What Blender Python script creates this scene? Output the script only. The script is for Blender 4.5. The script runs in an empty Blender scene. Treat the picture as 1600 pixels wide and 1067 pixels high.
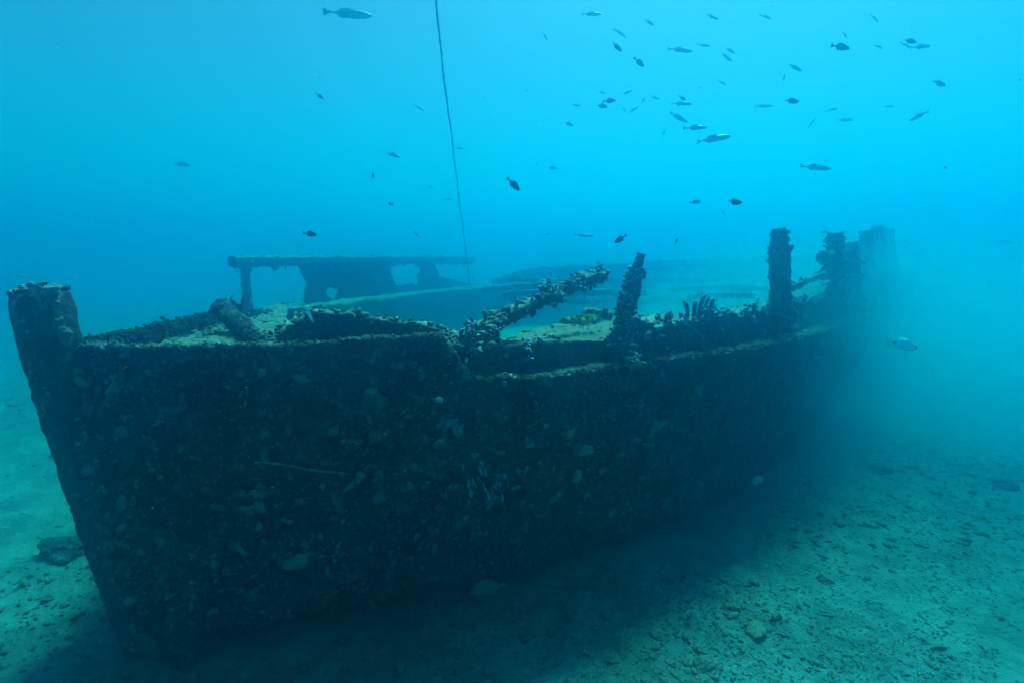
import bpy, math, random
import numpy as np
from mathutils import Vector, Matrix
S = bpy.context.scene
C = S.collection
R = math.radians

# ------------------------------------------------------------------ camera
CAM_Z, PITCH, FOC = 2.2, R(8.5), 889.0            # focal length in pixels of a 1600 wide picture
cam = bpy.data.cameras.new('camera')
cam_o = bpy.data.objects.new('camera', cam); C.objects.link(cam_o)
cam_o.location = (0, 0, CAM_Z); cam_o.rotation_euler = (R(90) - PITCH, 0, 0)
cam.sensor_width = 36; cam.lens = 36 * FOC / 1600; cam.clip_start = .05; cam.clip_end = 600
S.camera = cam_o

# ------------------------------------------------------------------ sky, sun, exposure
SUN_EL, SUN_AZ = 58.0, 23.0                       # azimuth to the right of the view direction
w = bpy.data.worlds.new('World'); S.world = w; w.use_nodes = True
nt = w.node_tree
sky = nt.nodes.new('ShaderNodeTexSky'); sky.sky_type = 'NISHITA'; sky.sun_disc = False
sky.sun_elevation = R(SUN_EL); sky.sun_rotation = R(SUN_AZ)
nt.links.new(sky.outputs[0], nt.nodes['Background'].inputs[0])
nt.nodes['Background'].inputs[1].default_value = .0625
sl = bpy.data.lights.new('sun', 'SUN'); sun = bpy.data.objects.new('sun', sl); C.objects.link(sun)
sl.energy = 5.0; sl.angle = R(18); sl.color = (1, .97, .92)
sun.rotation_euler = (R(90 - SUN_EL), 0, R(180 - SUN_AZ)); sun.location = (6, 12, 20)
S.view_settings.view_transform = 'Standard'; S.view_settings.look = 'None'
S.view_settings.exposure = .88; S.view_settings.gamma = 1
S.cycles.volume_bounces = 6; S.cycles.max_bounces = 10; S.cycles.use_denoising = True

# ------------------------------------------------------------------ sea water (the haze box)
W_SC = (.0005, .081, .140)                      # scattering per metre
W_AB = (.37, .0195, .001)                         # absorption per metre
W_G, W_TOP, W_D = .935, 4.72, .6

CLOUD_AT, CLOUD_R, CLOUD_D = (4.9, 8.1, .8), (5.6, 4.4, 2.2), .95   # silt stirred up round the stern

# ------------------------------------------------------------------ helpers
rng = np.random.default_rng(7)
cp, sp = math.cos(PITCH), math.sin(PITCH)

def ray(px, py):
    a, u = (px - 800) / FOC, (533.5 - py) / FOC
    return np.array([a, cp + u * sp, -sp + u * cp])

def deep(Y):                                      # the wreck runs away from the camera: distances past the bow stretch out
    return Y + .35 * max(0., Y - 4.2) ** 1.3

def at(px, py, Y):                                # the world point at (stretched) ground distance Y seen there
    d = ray(px, py); Y = deep(Y); return np.array([0, 0, CAM_Z]) + d * (Y / d[1])

def at_z(px, py, z=0.):
    d = ray(px, py); return np.array([0, 0, CAM_Z]) + d * ((z - CAM_Z) / d[2])

def on_plane(px, py, A, B):                       # the point on the upright plane through A and B
    d = ray(px, py); n = np.array([B[1] - A[1], A[0] - B[0], 0.]); o = np.array([0, 0, CAM_Z])
    return o + d * (np.dot(A - o, n) / np.dot(d, n))

def _h(i, j, k, s):
    with np.errstate(over='ignore'):
        x = (i.astype(np.uint32) * np.uint32(374761393) + j.astype(np.uint32) * np.uint32(668265263) +
             k.astype(np.uint32) * np.uint32(2147483647) + np.uint32(s * 974711 + 17))
        x = (x ^ (x >> np.uint32(13))) * np.uint32(1274126177)
        x = (x ^ (x >> np.uint32(16))) * np.uint32(2246822519)
        x = x ^ (x >> np.uint32(15))
    return x.astype(np.float64) / 4294967295.0

def noise(p, f=1., seed=0):                       # value noise, -1..1
    q = np.asarray(p, float) * f + 137.3
    i = np.floor(q).astype(np.int64); t = q - i; t = t * t * t * (t * (t * 6 - 15) + 10)
    r = 0
    for a in (0, 1):
        for b in (0, 1):
            for c in (0, 1):
                wgt = (t[..., 0] if a else 1 - t[..., 0]) * (t[..., 1] if b else 1 - t[..., 1]) * (t[..., 2] if c else 1 - t[..., 2])
                r = r + wgt * _h(i[..., 0] + a, i[..., 1] + b, i[..., 2] + c, seed)
    return r * 2 - 1

def fbm(p, f=1., o=4, seed=0, gain=.5):
    r, a = 0, 1.
    for k in range(o):
        r = r + a * noise(p, f, seed + k); f *= 2.07; a *= gain
    return r

def lump(p, f, seed=0):                           # rounded bumps, 0..1
    return np.clip(1 - np.abs(fbm(p, f, 3, seed)) * 1.6, 0, 1) ** 2

def interp(pts, n):
    """Smooth resample of a polyline (Catmull-Rom) at n points, even in length."""
    P = np.asarray(pts, float)
    if len(P) == 2:
        t = np.linspace(0, 1, n)[:, None]; return P[0] * (1 - t) + P[1] * t
    E = np.vstack([2 * P[0] - P[1], P, 2 * P[-1] - P[-2]]); out = []
    for k in range(1, len(E) - 2):
        t = np.linspace(0, 1, 40, endpoint=False)[:, None]
        a, b, c, d = E[k - 1], E[k], E[k + 1], E[k + 2]
        out.append(.5 * (2 * b + (c - a) * t + (2 * a - 5 * b + 4 * c - d) * t ** 2 + (3 * b - a - 3 * c + d) * t ** 3))
    Q = np.vstack(out + [P[-1:]])
    L = np.r_[0, np.cumsum(np.linalg.norm(np.diff(Q, axis=0), axis=1))]
    s = np.linspace(0, L[-1], n)
    return np.stack([np.interp(s, L, Q[:, k]) for k in range(Q.shape[1])], 1)

def linear(pts, n):
    P = np.asarray(pts, float)
    L = np.r_[0, np.cumsum(np.linalg.norm(np.diff(P, axis=0), axis=1))]
    s = np.linspace(0, L[-1], n)
    return np.stack([np.interp(s, L, P[:, k]) for k in range(P.shape[1])], 1)

def mk(name, V, F, m, parent=None, origin=(0, 0, 0), attr=None, mi=None, smooth=True):
    V = np.asarray(V, float) - np.asarray(origin, float)
    me = bpy.data.meshes.new(name)
    if isinstance(F, np.ndarray):
        n, k = F.shape
        me.vertices.add(len(V)); me.vertices.foreach_set('co', V.ravel())
        me.loops.add(n * k); me.loops.foreach_set('vertex_index', F.ravel().astype(np.int32))
        me.polygons.add(n); me.polygons.foreach_set('loop_start', np.arange(0, n * k, k, dtype=np.int32))
        me.update(calc_edges=True); me.validate()
    else:
        me.from_pydata([tuple(v) for v in V], [], [tuple(int(i) for i in f) for f in F])
    for x in (m if isinstance(m, (list, tuple)) else [m]): me.materials.append(x)
    if mi is not None: me.polygons.foreach_set('material_index', np.asarray(mi, np.int32))
    me.polygons.foreach_set('use_smooth', np.full(len(me.polygons), smooth))
    if attr is not None:
        a = me.attributes.new('tint', 'FLOAT', 'POINT'); a.data.foreach_set('value', np.asarray(attr, np.float32))
    me.update()
    o = bpy.data.objects.new(name, me); C.objects.link(o)
    if parent is not None: o.parent = parent
    return o

def tag(o, label=None, cat=None, group=None, kind=None):
    for k, v in (('label', label), ('category', cat), ('group', group), ('kind', kind)):
        if v: o[k] = v
    return o

def grid_faces(nu, nv, wrap_v=False):
    i, j = np.meshgrid(np.arange(nu - 1), np.arange(nv if wrap_v else nv - 1), indexing='ij')
    j2 = (j + 1) % nv
    return np.stack([i * nv + j, (i + 1) * nv + j, (i + 1) * nv + j2, i * nv + j2], -1).reshape(-1, 4)

def grid_normals(P):
    du = np.gradient(P, axis=0); dv = np.gradient(P, axis=1); n = np.cross(du, dv)
    return n / (np.linalg.norm(n, axis=2, keepdims=True) + 1e-9)

def frames(path, up=(0, 0, 1)):
    T = np.gradient(path, axis=0); T /= np.linalg.norm(T, axis=1, keepdims=True)
    U = np.tile(np.asarray(up, float), (len(path), 1))
    A = np.cross(U, T); A /= np.linalg.norm(A, axis=1, keepdims=True) + 1e-9
    return T, A, np.cross(T, A)

def bar(path, ra, rb, up=(0, 0, 1), sides=24, sq=4., amp=.006, f=14., seed=0, caps=6, amp2=0., f2=5.):
    """A rough timber or stalk along path: ra across, rb along up; sq 2 = round, 5 = squared. Returns V, F."""
    n = len(path); ra = np.broadcast_to(np.asarray(ra, float), (n,)); rb = np.broadcast_to(np.asarray(rb, float), (n,))
    T, A, B = frames(path, up)
    th = np.linspace(0, 2 * math.pi, sides, endpoint=False)
    c, s_ = np.cos(th), np.sin(th); k = (np.abs(c) ** sq + np.abs(s_) ** sq) ** (-1 / sq)
    ring = np.stack([c * k, s_ * k], 1)
    rows = []
    def row(ctr, i, sc): return ctr + sc * (ring[:, :1] * ra[i] * A[i] + ring[:, 1:] * rb[i] * B[i])
    for q in range(caps, 0, -1): rows.append(row(path[0], 0, math.sin(math.pi / 2 * (1 - q / (caps + .5))) if q < caps else .02))
    for i in range(n): rows.append(row(path[i], i, 1))
    for q in range(1, caps + 1): rows.append(row(path[-1], n - 1, math.sin(math.pi / 2 * (1 - q / (caps + .5))) if q < caps else .02))
    P = np.stack(rows)
    N = grid_normals(np.concatenate([P, P[:, :1]], 1))[:, :-1]
    ctr = P.mean(1, keepdims=True); N = N * np.sign((N * (P - ctr)).sum(-1, keepdims=True) + 1e-9)
    N[:caps] = -T[0] * .7 + N[:caps] * .3; N[-caps:] = T[-1] * .7 + N[-caps:] * .3
    P = P + N * (amp * fbm(P, f, 4, seed) + (amp2 * fbm(P, f2, 2, seed + 9) if amp2 else 0))[..., None]
    V = P.reshape(-1, 3); F = grid_faces(P.shape[0], sides, True)
    return V, F

def ico(sub):
    t = (1 + 5 ** .5) / 2
    v = [(-1, t, 0), (1, t, 0), (-1, -t, 0), (1, -t, 0), (0, -1, t), (0, 1, t), (0, -1, -t), (0, 1, -t), (t, 0, -1), (t, 0, 1), (-t, 0, -1), (-t, 0, 1)]
    f = [(0, 11, 5), (0, 5, 1), (0, 1, 7), (0, 7, 10), (0, 10, 11), (1, 5, 9), (5, 11, 4), (11, 10, 2), (10, 7, 6), (7, 1, 8), (3, 9, 4), (3, 4, 2), (3, 2, 6), (3, 6, 8), (3, 8, 9), (4, 9, 5), (2, 4, 11), (6, 2, 10), (8, 6, 7), (9, 8, 1)]
    v = [np.array(x) / np.linalg.norm(x) for x in v]
    for _ in range(sub):
        mid, g = {}, []
        def m(a, b):
            k = (min(a, b), max(a, b))
            if k not in mid:
                x = v[a] + v[b]; v.append(x / np.linalg.norm(x)); mid[k] = len(v) - 1
            return mid[k]
        for a, b, c in f:
            x, y, z = m(a, b), m(b, c), m(c, a); g += [(a, x, z), (b, y, x), (c, z, y), (x, y, z)]
        f = g
    return np.array(v), np.array(f)
ICO = {k: ico(k) for k in (1, 2, 3)}

def basis(N):
    N = N / (np.linalg.norm(N, axis=1, keepdims=True) + 1e-9)
    h = np.where(np.abs(N[:, 2:3]) > .9, [[1., 0, 0]], [[0., 0, 1]])
    A = np.cross(h, N); A /= np.linalg.norm(A, axis=1, keepdims=True)
    return A, np.cross(N, A), N

def lumps(P, N, size, flat=.6, sub=1, rough=.35, stretch=.5, seed=0):
    """One mesh of irregular lumps at P, growing along N. Returns V, F, tint."""
    P = np.asarray(P, float); n = len(P); T, F = ICO[sub]; r = np.random.default_rng(seed)
    A, B, D = basis(np.asarray(N, float))
    a = r.uniform(0, 2 * math.pi, (n, 1)); A, B = A * np.cos(a) + B * np.sin(a), B * np.cos(a) - A * np.sin(a)
    size = np.broadcast_to(np.asarray(size, float), (n,))
    sx = 1 + r.uniform(-stretch, stretch, n); sz = flat * (1 + r.uniform(-.4, .6, n))
    L = T[None] * np.stack([sx, 2 - sx, sz], 1)[:, None]
    off = r.uniform(-50, 50, (n, 1, 3))
    L = L * (1 + rough * (noise(T[None] + off, 1.6, 3) + .6 * noise(T[None] + off, 3.7, 4)))[..., None]
    V = P[:, None] + size[:, None, None] * (L[..., :1] * A[:, None] + L[..., 1:2] * B[:, None] + L[..., 2:] * D[:, None])
    F = (F[None] + (np.arange(n) * len(T))[:, None, None]).reshape(-1, 3)
    return V.reshape(-1, 3), F, np.repeat(r.random(n), len(T))

def fingers(P, N, length, rad, seed=0, sides=8, rings=7, bend=.35):
    """Upright finger-like tubes: swollen towards a rounded tip. Returns V, F, tint."""
    P = np.asarray(P, float); n = len(P); r = np.random.default_rng(seed)
    A, B, D = basis(np.asarray(N, float))
    length = np.broadcast_to(np.asarray(length, float), (n,)); rad = np.broadcast_to(np.asarray(rad, float), (n,))
    th = np.linspace(0, 2 * math.pi, sides, endpoint=False)
    prof = [(-.15, .75), (.15, .8), (.45, .95), (.72, 1.08), (.9, .9), (.99, .5), (1.02, .06)]
    bx, by = r.uniform(-bend, bend, (2, n))
    rows = []
    for (h, q) in prof:
        ctr = P + D * (h * length)[:, None] + (A * (bx * h * h * length)[:, None] + B * (by * h * h * length)[:, None])
        rr = (q * rad * (1 + r.uniform(-.18, .18, n)))[:, None, None]
        rows.append(ctr[:, None] + rr * (np.cos(th)[None, :, None] * A[:, None] + np.sin(th)[None, :, None] * B[:, None]) * (1 + .12 * r.standard_normal((n, sides, 1))))
    V = np.stack(rows, 1).reshape(-1, 3); k = len(prof) * sides
    F = (grid_faces(len(prof), sides, True)[None] + (np.arange(n) * k)[:, None, None]).reshape(-1, 4)
    return V, F, np.repeat(r.random(n), k)

def merge(*parts):
    V, F, T, o = [], [], [], 0
    for p in parts:
        v, f = p[0], p[1]; t = p[2] if len(p) > 2 else np.zeros(len(v))
        f = np.asarray(f)
        if f.shape[1] == 3: f = np.concatenate([f, f[:, :1]], 1)      # marked as a triangle below
        V.append(v); F.append(f + o); T.append(t); o += len(v)
    V, F, T = np.concatenate(V), np.concatenate(F), np.concatenate(T)
    return V, [tuple(q[:3]) if q[0] == q[3] else tuple(q) for q in F.tolist()], T

# ------------------------------------------------------------------ materials
def crust(name, dark, mid, pale, lit_silt=None, top_amt=.0, scale=6., bump=.5, tint=False, rough=.95, spots=.0, grain=.0):
    """Overgrown surface: patches of three colours, speckles, silt that also paints overhead light on what faces up, fine relief."""
    m = bpy.data.materials.new(name); m.use_nodes = True; t = m.node_tree; N = t.nodes; L = t.links
    b = N['Principled BSDF']; b.inputs['Roughness'].default_value = rough; b.inputs['Specular IOR Level'].default_value = .1
    co = N.new('ShaderNodeTexCoord')
    def nz(s, d=6, r=.6):
        x = N.new('ShaderNodeTexNoise'); x.inputs['Scale'].default_value = s; x.inputs['Detail'].default_value = d; x.inputs['Roughness'].default_value = r
        L.new(co.outputs['Object'], x.inputs['Vector']); return x
    def ramp(src, a, c):
        x = N.new('ShaderNodeMapRange'); x.inputs['From Min'].default_value = a; x.inputs['From Max'].default_value = c; L.new(src, x.inputs['Value']); return x.outputs[0]
    def mix(f, a, c):
        x = N.new('ShaderNodeMix'); x.data_type = 'RGBA'
        if hasattr(f, 'default_value'): L.new(f, x.inputs[0])
        else: x.inputs[0].default_value = f
        for k, v in ((6, a), (7, c)):
            if isinstance(v, tuple): x.inputs[k].default_value = (*v, 1)
            else: L.new(v, x.inputs[k])
        return x.outputs[2]
    n1, n2, n3 = nz(scale), nz(scale * 3.3), nz(scale * 13, 4)
    col = mix(ramp(n1.outputs[0], .38, .62), dark, mid)
    col = mix(ramp(n2.outputs[0], .58, .72), col, pale)
    if grain:
        g1 = nz(scale * 40, 3, .8); k_ = N.new('ShaderNodeMath'); k_.operation = 'MULTIPLY'; L.new(ramp(g1.outputs[0], .5, .62), k_.inputs[0]); k_.inputs[1].default_value = grain
        col = mix(k_.outputs[0], col, dark)
    if spots:
        for f_, lo_, amt, gain in ((4.3, .60 - spots * .6, .55, 1.3), (11., .62 - spots * .6, .8, 1.7), (27., .64 - spots * .5, .8, 2.2)):
            q_ = nz(scale * f_, 3, .75); k_ = N.new('ShaderNodeMath'); k_.operation = 'MULTIPLY'
            L.new(ramp(q_.outputs[0], lo_, lo_ + .07), k_.inputs[0]); k_.inputs[1].default_value = amt
            col = mix(k_.outputs[0], col, tuple(min(1, gain * x) for x in pale))
    if tint:
        at_ = N.new('ShaderNodeAttribute'); at_.attribute_name = 'tint'
        col = mix(ramp(at_.outputs['Fac'], .55, 1.), col, pale)
    if lit_silt:
        g = N.new('ShaderNodeNewGeometry'); s = N.new('ShaderNodeSeparateXYZ'); L.new(g.outputs['Normal'], s.inputs[0])
        a = N.new('ShaderNodeMath'); a.operation = 'MULTIPLY'; L.new(ramp(s.outputs['Z'], .35, .8), a.inputs[0]); L.new(ramp(n2.outputs[0], .3 - top_amt * .3, .6 - top_amt * .3), a.inputs[1])
        col = mix(a.outputs[0], col, lit_silt)
    L.new(col, b.inputs['Base Color'])
    h = N.new('ShaderNodeMath'); h.operation = 'ADD'; L.new(n2.outputs[0], h.inputs[0]); L.new(n3.outputs[0], h.inputs[1])
    bp = N.new('ShaderNodeBump'); bp.inputs['Strength'].default_value = bump; bp.inputs['Distance'].default_value = .02
    L.new(h.outputs[0], bp.inputs['Height']); L.new(bp.outputs[0], b.inputs['Normal'])
    return m

def plain(name, c, rough=.6):
    m = bpy.data.materials.new(name); m.use_nodes = True; t = m.node_tree; b = t.nodes['Principled BSDF']
    n = t.nodes.new('ShaderNodeTexNoise'); n.inputs['Scale'].default_value = 30
    x = t.nodes.new('ShaderNodeMix'); x.data_type = 'RGBA'; x.inputs[6].default_value = (*[q * .8 for q in c], 1); x.inputs[7].default_value = (*[min(1, q * 1.2) for q in c], 1)
    co = t.nodes.new('ShaderNodeTexCoord'); t.links.new(co.outputs['Object'], n.inputs['Vector'])
    t.links.new(n.outputs[0], x.inputs[0]); t.links.new(x.outputs[2], b.inputs['Base Color']); b.inputs['Roughness'].default_value = rough
    return m

LIT_SILT = (.34, .36, .28)  # silt colour, doubling as painted overhead light on top faces
M = dict(
    hull=crust('overgrown_planking', (.005, .007, .006), (.038, .048, .048), (.14, .18, .18), None, .0, 4., 1., spots=.05),
    timber=crust('overgrown_timber', (.02, .024, .02), (.05, .06, .048), (.12, .14, .11), LIT_SILT, .2, 7., .8, spots=.03),
    deck=crust('silted_deck', (.05, .055, .045), (.12, .135, .105), (.22, .24, .18), (.27, .29, .22), .3, 9., 1.),
    growth=crust('marine_growth', (.015, .02, .017), (.055, .065, .055), (.22, .26, .23), LIT_SILT, .0, 12., .6, tint=True),
    ledge=crust('ledge', (.012, .015, .012), (.04, .05, .04), (.10, .12, .09), (.12, .14, .10), .05, 8., .8),  # paler up-facing colour paints the thin lit edge of the board
    turf=crust('rail_turf', (.02, .026, .02), (.06, .075, .055), (.10, .125, .09), None, 0, 10., .8),
    lit_rim=crust('lit_rim_turf', (.10, .12, .10), (.20, .24, .20), (.34, .38, .31), None, 0, 20., .5),  # turf made pale to paint the lit rim
    plaque=crust('crust_plaques', (.025, .035, .035), (.085, .11, .105), (.22, .28, .29), None, 0, 24., .9, tint=True),
    finger=crust('finger_sponge', (.03, .045, .07), (.08, .11, .19), (.18, .24, .38), (.36, .48, .52), .4, 12., .6, tint=True),
    pale=crust('pale_crust', (.12, .14, .15), (.22, .27, .32), (.36, .44, .50), None, 0, 20., .6, tint=True),
    yellow=crust('yellow_sponge', (.20, .24, .03), (.32, .38, .06), (.45, .5, .15), None, 0, 20., .5),
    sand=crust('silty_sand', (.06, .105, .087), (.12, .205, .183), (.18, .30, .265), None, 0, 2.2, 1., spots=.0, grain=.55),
    rubble=crust('rubble', (.03, .035, .026), (.075, .08, .055), (.17, .17, .13), (.22, .22, .16), .0, 9., .8, tint=True),
    rope=crust('fouled_rope', (.03, .035, .03), (.06, .065, .05), (.12, .12, .1), None, 0, 20., .5),
    dark_fish=plain('dark_fish_skin', (.02, .022, .025), .5),
    grey_fish=plain('grey_fish_skin', (.32, .35, .38), .4),
    pale_fish=plain('pale_fish_skin', (.28, .31, .33), .35), olive_fish=plain('olive_fish_skin', (.19, .23, .15), .5), white_fish=plain('white_fish_skin', (.85, .88, .88), .3),
    fleck=plain('fleck', (.6, .6, .55), .8),
)

# ------------------------------------------------------------------ seabed
def project(P):
    P = np.asarray(P, float); z = P[..., 2] - CAM_Z
    fw = P[..., 1] * cp - z * sp; up = P[..., 1] * sp + z * cp
    return np.stack([800 + FOC * P[..., 0] / fw, 533.5 - FOC * up / fw], -1)

def ground(x, y):
    p = np.stack([x, y, np.zeros_like(x)], -1)
    d = np.hypot(x, y - 4)
    far = np.clip((d - 5) / 12, 0, 1)
    return .05 * fbm(p, .55, 3, 40) * (.6 + 2.2 * far) + .022 * fbm(p, 2.6, 3, 44) + .012 * fbm(p, 10, 4, 48, .6) + .03 * lump(p, 1.7, 52) - .02

def build_seabed():
    na, nr = 620, 460
    a = np.concatenate([np.linspace(-60, 60, 520, endpoint=False), np.linspace(60, 300, 100, endpoint=False)])
    r = np.geomspace(.6, 57, nr)
    A, Q = np.meshgrid(np.radians(a), r, indexing='ij')
    X, Y = Q * np.sin(A), Q * np.cos(A)
    P = np.stack([X, Y, ground(X, Y)], -1)
    F = grid_faces(na, nr); k = np.arange(nr - 1); l = (na - 1) * nr
    F = np.concatenate([F, np.stack([l + k, k, k + 1, l + k + 1], 1)])[:, ::-1]
    c = na * nr; V = np.concatenate([P.reshape(-1, 3), [[0, 0, -.02]]])
    tri = [(c, int(((i + 1) % na) * nr), int(i * nr)) for i in range(na)]
    o = mk('seabed', V, F.tolist() + tri, M['sand']); tag(o, kind='structure')
build_seabed()

# ------------------------------------------------------------------ the wreck
BASE = np.array([1.6, 5.4, 0.])
wreck = bpy.data.objects.new('shipwreck', None); C.objects.link(wreck); wreck.location = BASE
tag(wreck, 'overgrown dark wooden shipwreck lying upright on the sandy seabed', 'shipwreck')

def part(name, V, F, m, parent=None, attr=None, kind=None, label=None):
    o = mk(name, V, F, m, parent or wreck, BASE, attr); tag(o, label=label, kind=kind); return o

def solid(o, th, offset=-1):
    s = o.modifiers.new('thickness', 'SOLIDIFY'); s.thickness = th; s.offset = offset; return o

def along(path, rad, n, seed, tlo=0., thi=1., side=None):
    """n random points with outward normals round a bar."""
    r = np.random.default_rng(seed); path = np.asarray(path); rad = np.broadcast_to(rad, (len(path),))
    T, A, B = frames(path, (.13, .2, 1)) ; i = (r.uniform(tlo, thi, n) * (len(path) - 1)).astype(int); th = r.uniform(0, 2 * math.pi, n)
    N = A[i] * np.cos(th)[:, None] + B[i] * np.sin(th)[:, None]
    return path[i] + N * rad[i][:, None] * .9, N

# near side planking: top edge and foot as seen, with a turn of the bilge below
HT = [(112, 541, 2.86), (200, 542, 2.79), (300, 542, 2.78), (420, 541, 2.79), (500, 536, 2.80), (600, 529, 2.84), (680, 523, 2.88), (692, 526, 2.89), (705, 548, 2.90),
      (720, 573, 2.91), (735, 588, 2.95), (760, 592, 3.0), (830, 590, 3.12), (900, 582, 3.26), (1000, 567, 3.55), (1100, 553, 3.9), (1200, 538, 4.4), (1290, 518, 5.05),
      (1334, 503, 5.75), (1354, 490, 6.6), (1366, 478, 7.6), (1372, 470, 8.8)]
HB = [(225, 1016), (300, 1020), (400, 1010), (500, 984), (600, 965), (700, 937), (800, 906), (900, 880), (1000, 848), (1100, 806), (1180, 765), (1240, 722), (1270, 690), (1284, 668), (1290, 652)]
top3 = np.array([at(*p) for p in HT]); bot3 = np.array([at_z(*p) for p in HB])
NU, NV = 760, 190
def warp(pts, n):                                  # denser near the bow, where the camera is
    Q = linear(pts, 4000); t = np.linspace(0, 1, n) ** 1.35
    i = t * 3999; k = np.floor(i).astype(int).clip(0, 3998); f = (i - k)[:, None]; return Q[k] * (1 - f) + Q[k + 1] * f
HTs, HBs = warp(linear(top3, 4000), NU), warp(interp(bot3, 4000), NU)
v = np.linspace(-.16, 1, NV)
tang = np.gradient(HBs, axis=0); tang[:, 2] = 0; tang /= np.linalg.norm(tang, axis=1, keepdims=True)
outw = np.stack([tang[:, 1], -tang[:, 0], np.zeros(NU)], 1)
vv = np.clip(v, 0, 1)
HP = HBs[:, None] * (1 - vv)[None, :, None] + HTs[:, None] * vv[None, :, None]
bul = .10 * np.sin(math.pi * vv) - .16 * np.clip(1 - vv / .16, 0, 1) ** 2 - 3.2 * np.clip(-v, 0, 1)
HP = HP + outw[:, None] * bul[None, :, None]
HP[..., 2] += np.where(v < 0, 2.2 * v, 0)[None]
HN = grid_normals(HP); HN *= np.sign((HN * outw[:, None]).sum(-1, keepdims=True) + 1e-9)
plank = np.abs(((vv * 9.3) % 1) - .5) * 2          # plank seams, nearly hidden
disp = .020 * fbm(HP, 3.2, 3, 1) + .012 * fbm(HP, 17, 3, 5) + .016 * lump(HP, 8., 8) + .006 * fbm(HP, 60, 2, 12) - .012 * np.clip((plank - .93) / .07, 0, 1)[None]
edge = np.clip((1 - v) / .06, 0, 1)[None]
HP = HP + HN * (disp * (.2 + .8 * edge))[..., None]
HP[:, -1, 2] += .006 * fbm(HP[:, -1], 9, 4, 77) + .003 * fbm(HP[:, -1], 60, 2, 78)
hull = part('hull_planking', HP.reshape(-1, 3), grid_faces(NU, NV), M['hull']); solid(hull, .07)
HPX = project(HP)

def on_hull(px, py):
    d = ((HPX - np.array([px, py])) ** 2).sum(-1); i = np.unravel_index(np.argmin(d), d.shape); return HP[i], HN[i]

# growth scattered over the planking
r_ = np.random.default_rng(3)
i = (r_.random(9000) ** 1.15 * (NU - 1)).astype(int); j = (NV * .14 + r_.random(9000) * NV * .855).astype(int)
keep = noise(HP[i, j], 2.1, 60) + .5 * noise(HP[i, j], 6, 61) + r_.normal(0, .35, 9000) > 0
i, j = i[keep], j[keep]
sz = np.exp(r_.normal(math.log(.009), .65, len(i))).clip(.003, .055) * np.where(v[j] > .94, .45, 1)
V, F, t = lumps(HP[i, j], HN[i, j] + r_.normal(0, .25, (len(i), 3)), sz, .55, 1, .5, .5, 11)
part('encrustation', V, F, M['growth'], hull, t, 'stuff')
r_ = np.random.default_rng(13); k = 1150; i = (r_.random(k) ** 1.1 * (NU - 1)).astype(int); j = (NV * .15 + r_.random(k) * NV * .80).astype(int)
keep = noise(HP[i, j], 1.4, 66) + r_.normal(0, .4, k) > .15; i, j = i[keep], j[keep]
V, F, t = lumps(HP[i, j], HN[i, j], np.exp(r_.normal(math.log(.019), .5, len(i))).clip(.006, .042), .32, 2, .7, .6, 14)
part('crust_plaques', V, F, M['plaque'], hull, t, 'stuff')
# pale turf that paints the bright lit rim along the upper edge
r_ = np.random.default_rng(17); k = 5200; i = (r_.random(k) ** 1.1 * (NU - 1)).astype(int)
V, F, t = lumps(HP[i, -1] + r_.normal(0, 1, (k, 3)) * [.006, .012, .005] + [0, .03, 0], np.tile([0, -.3, 1.], (k, 1)), np.exp(r_.normal(math.log(.0048), .4, k)).clip(.002, .012), 1., 1, .4, .4, 18)
part('lit_edge_turf', V, F, M['lit_rim'], hull, t, 'stuff')
# the larger pale patches that show on the planking
PALE = [(700, 660, 17), (709, 668, 10), (838, 657, 9), (405, 780, 14), (404, 793, 12), (303, 673, 8), (463, 600, 7), (365, 855, 12), (515, 893, 15), (822, 695, 8), (250, 660, 7), (702, 713, 9), (740, 712, 10), (798, 724, 10), (300, 716, 8), (240, 700, 6),
        (195, 555, 9), (232, 585, 6), (182, 603, 9), (220, 618, 7), (200, 655, 8), (590, 630, 6), (560, 690, 6), (480, 850, 9), (610, 880, 11), (640, 870, 9), (880, 770, 7), (905, 800, 6), (160, 580, 8), (110, 590, 10), (140, 640, 9), (1258, 592, 9), (1163, 628, 6), (1050, 660, 5), (990, 640, 5), (940, 690, 5), (450, 960, 9), (225, 1000, 10), (1100, 640, 4), (1165, 728, 5), (250, 910, 12)]
Q = [on_hull(x, y) for x, y, s in PALE]; P_ = np.array([q[0] for q in Q]); N_ = np.array([q[1] for q in Q])
rad = np.array([s for x, y, s in PALE]) * P_[:, 1] / FOC
rep = 5; r_ = np.random.default_rng(5)
PP = np.repeat(P_, rep, 0) + r_.normal(0, .6, (len(P_) * rep, 3)) * np.repeat(rad, rep)[:, None] * np.array([1, .1, 1]); NN = np.repeat(N_, rep, 0)
V, F, t = lumps(PP, NN, np.repeat(rad, rep) * r_.uniform(.25, .6, len(PP)), .35, 2, .6, .5, 21)
part('pale_encrustation', V, F, M['pale'], hull, t * .7, 'stuff')
# bunch of blue finger sponges hanging on the planking
r_ = np.random.default_rng(8); B_ = [on_hull(x, y) for x, y in zip(r_.normal(762, 17, 24), r_.normal(752, 14, 24))]
V, F, t = fingers([b[0] for b in B_], np.array([b[1] for b in B_]) + np.array([0, -.2, -1.1]), r_.uniform(.035, .07, 24), r_.uniform(.009, .014, 24), 3)
part('sponge_bunch', V, F, M['finger'], hull, t, 'stuff', 'bunch of bluish finger sponges hanging on the planking')
# thin line lying along the planking
L_ = np.array([on_hull(x, y)[0] + on_hull(x, y)[1] * .02 for x, y in ((398, 722), (420, 722), (450, 725), (480, 729), (512, 735), (545, 738))])
V, F = bar(interp(L_, 40), .005, .005, sides=8, sq=2, amp=.003, f=40, caps=2)
part('snagged_line', V, F, M['growth'], hull, np.full(len(V), .9))

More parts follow.
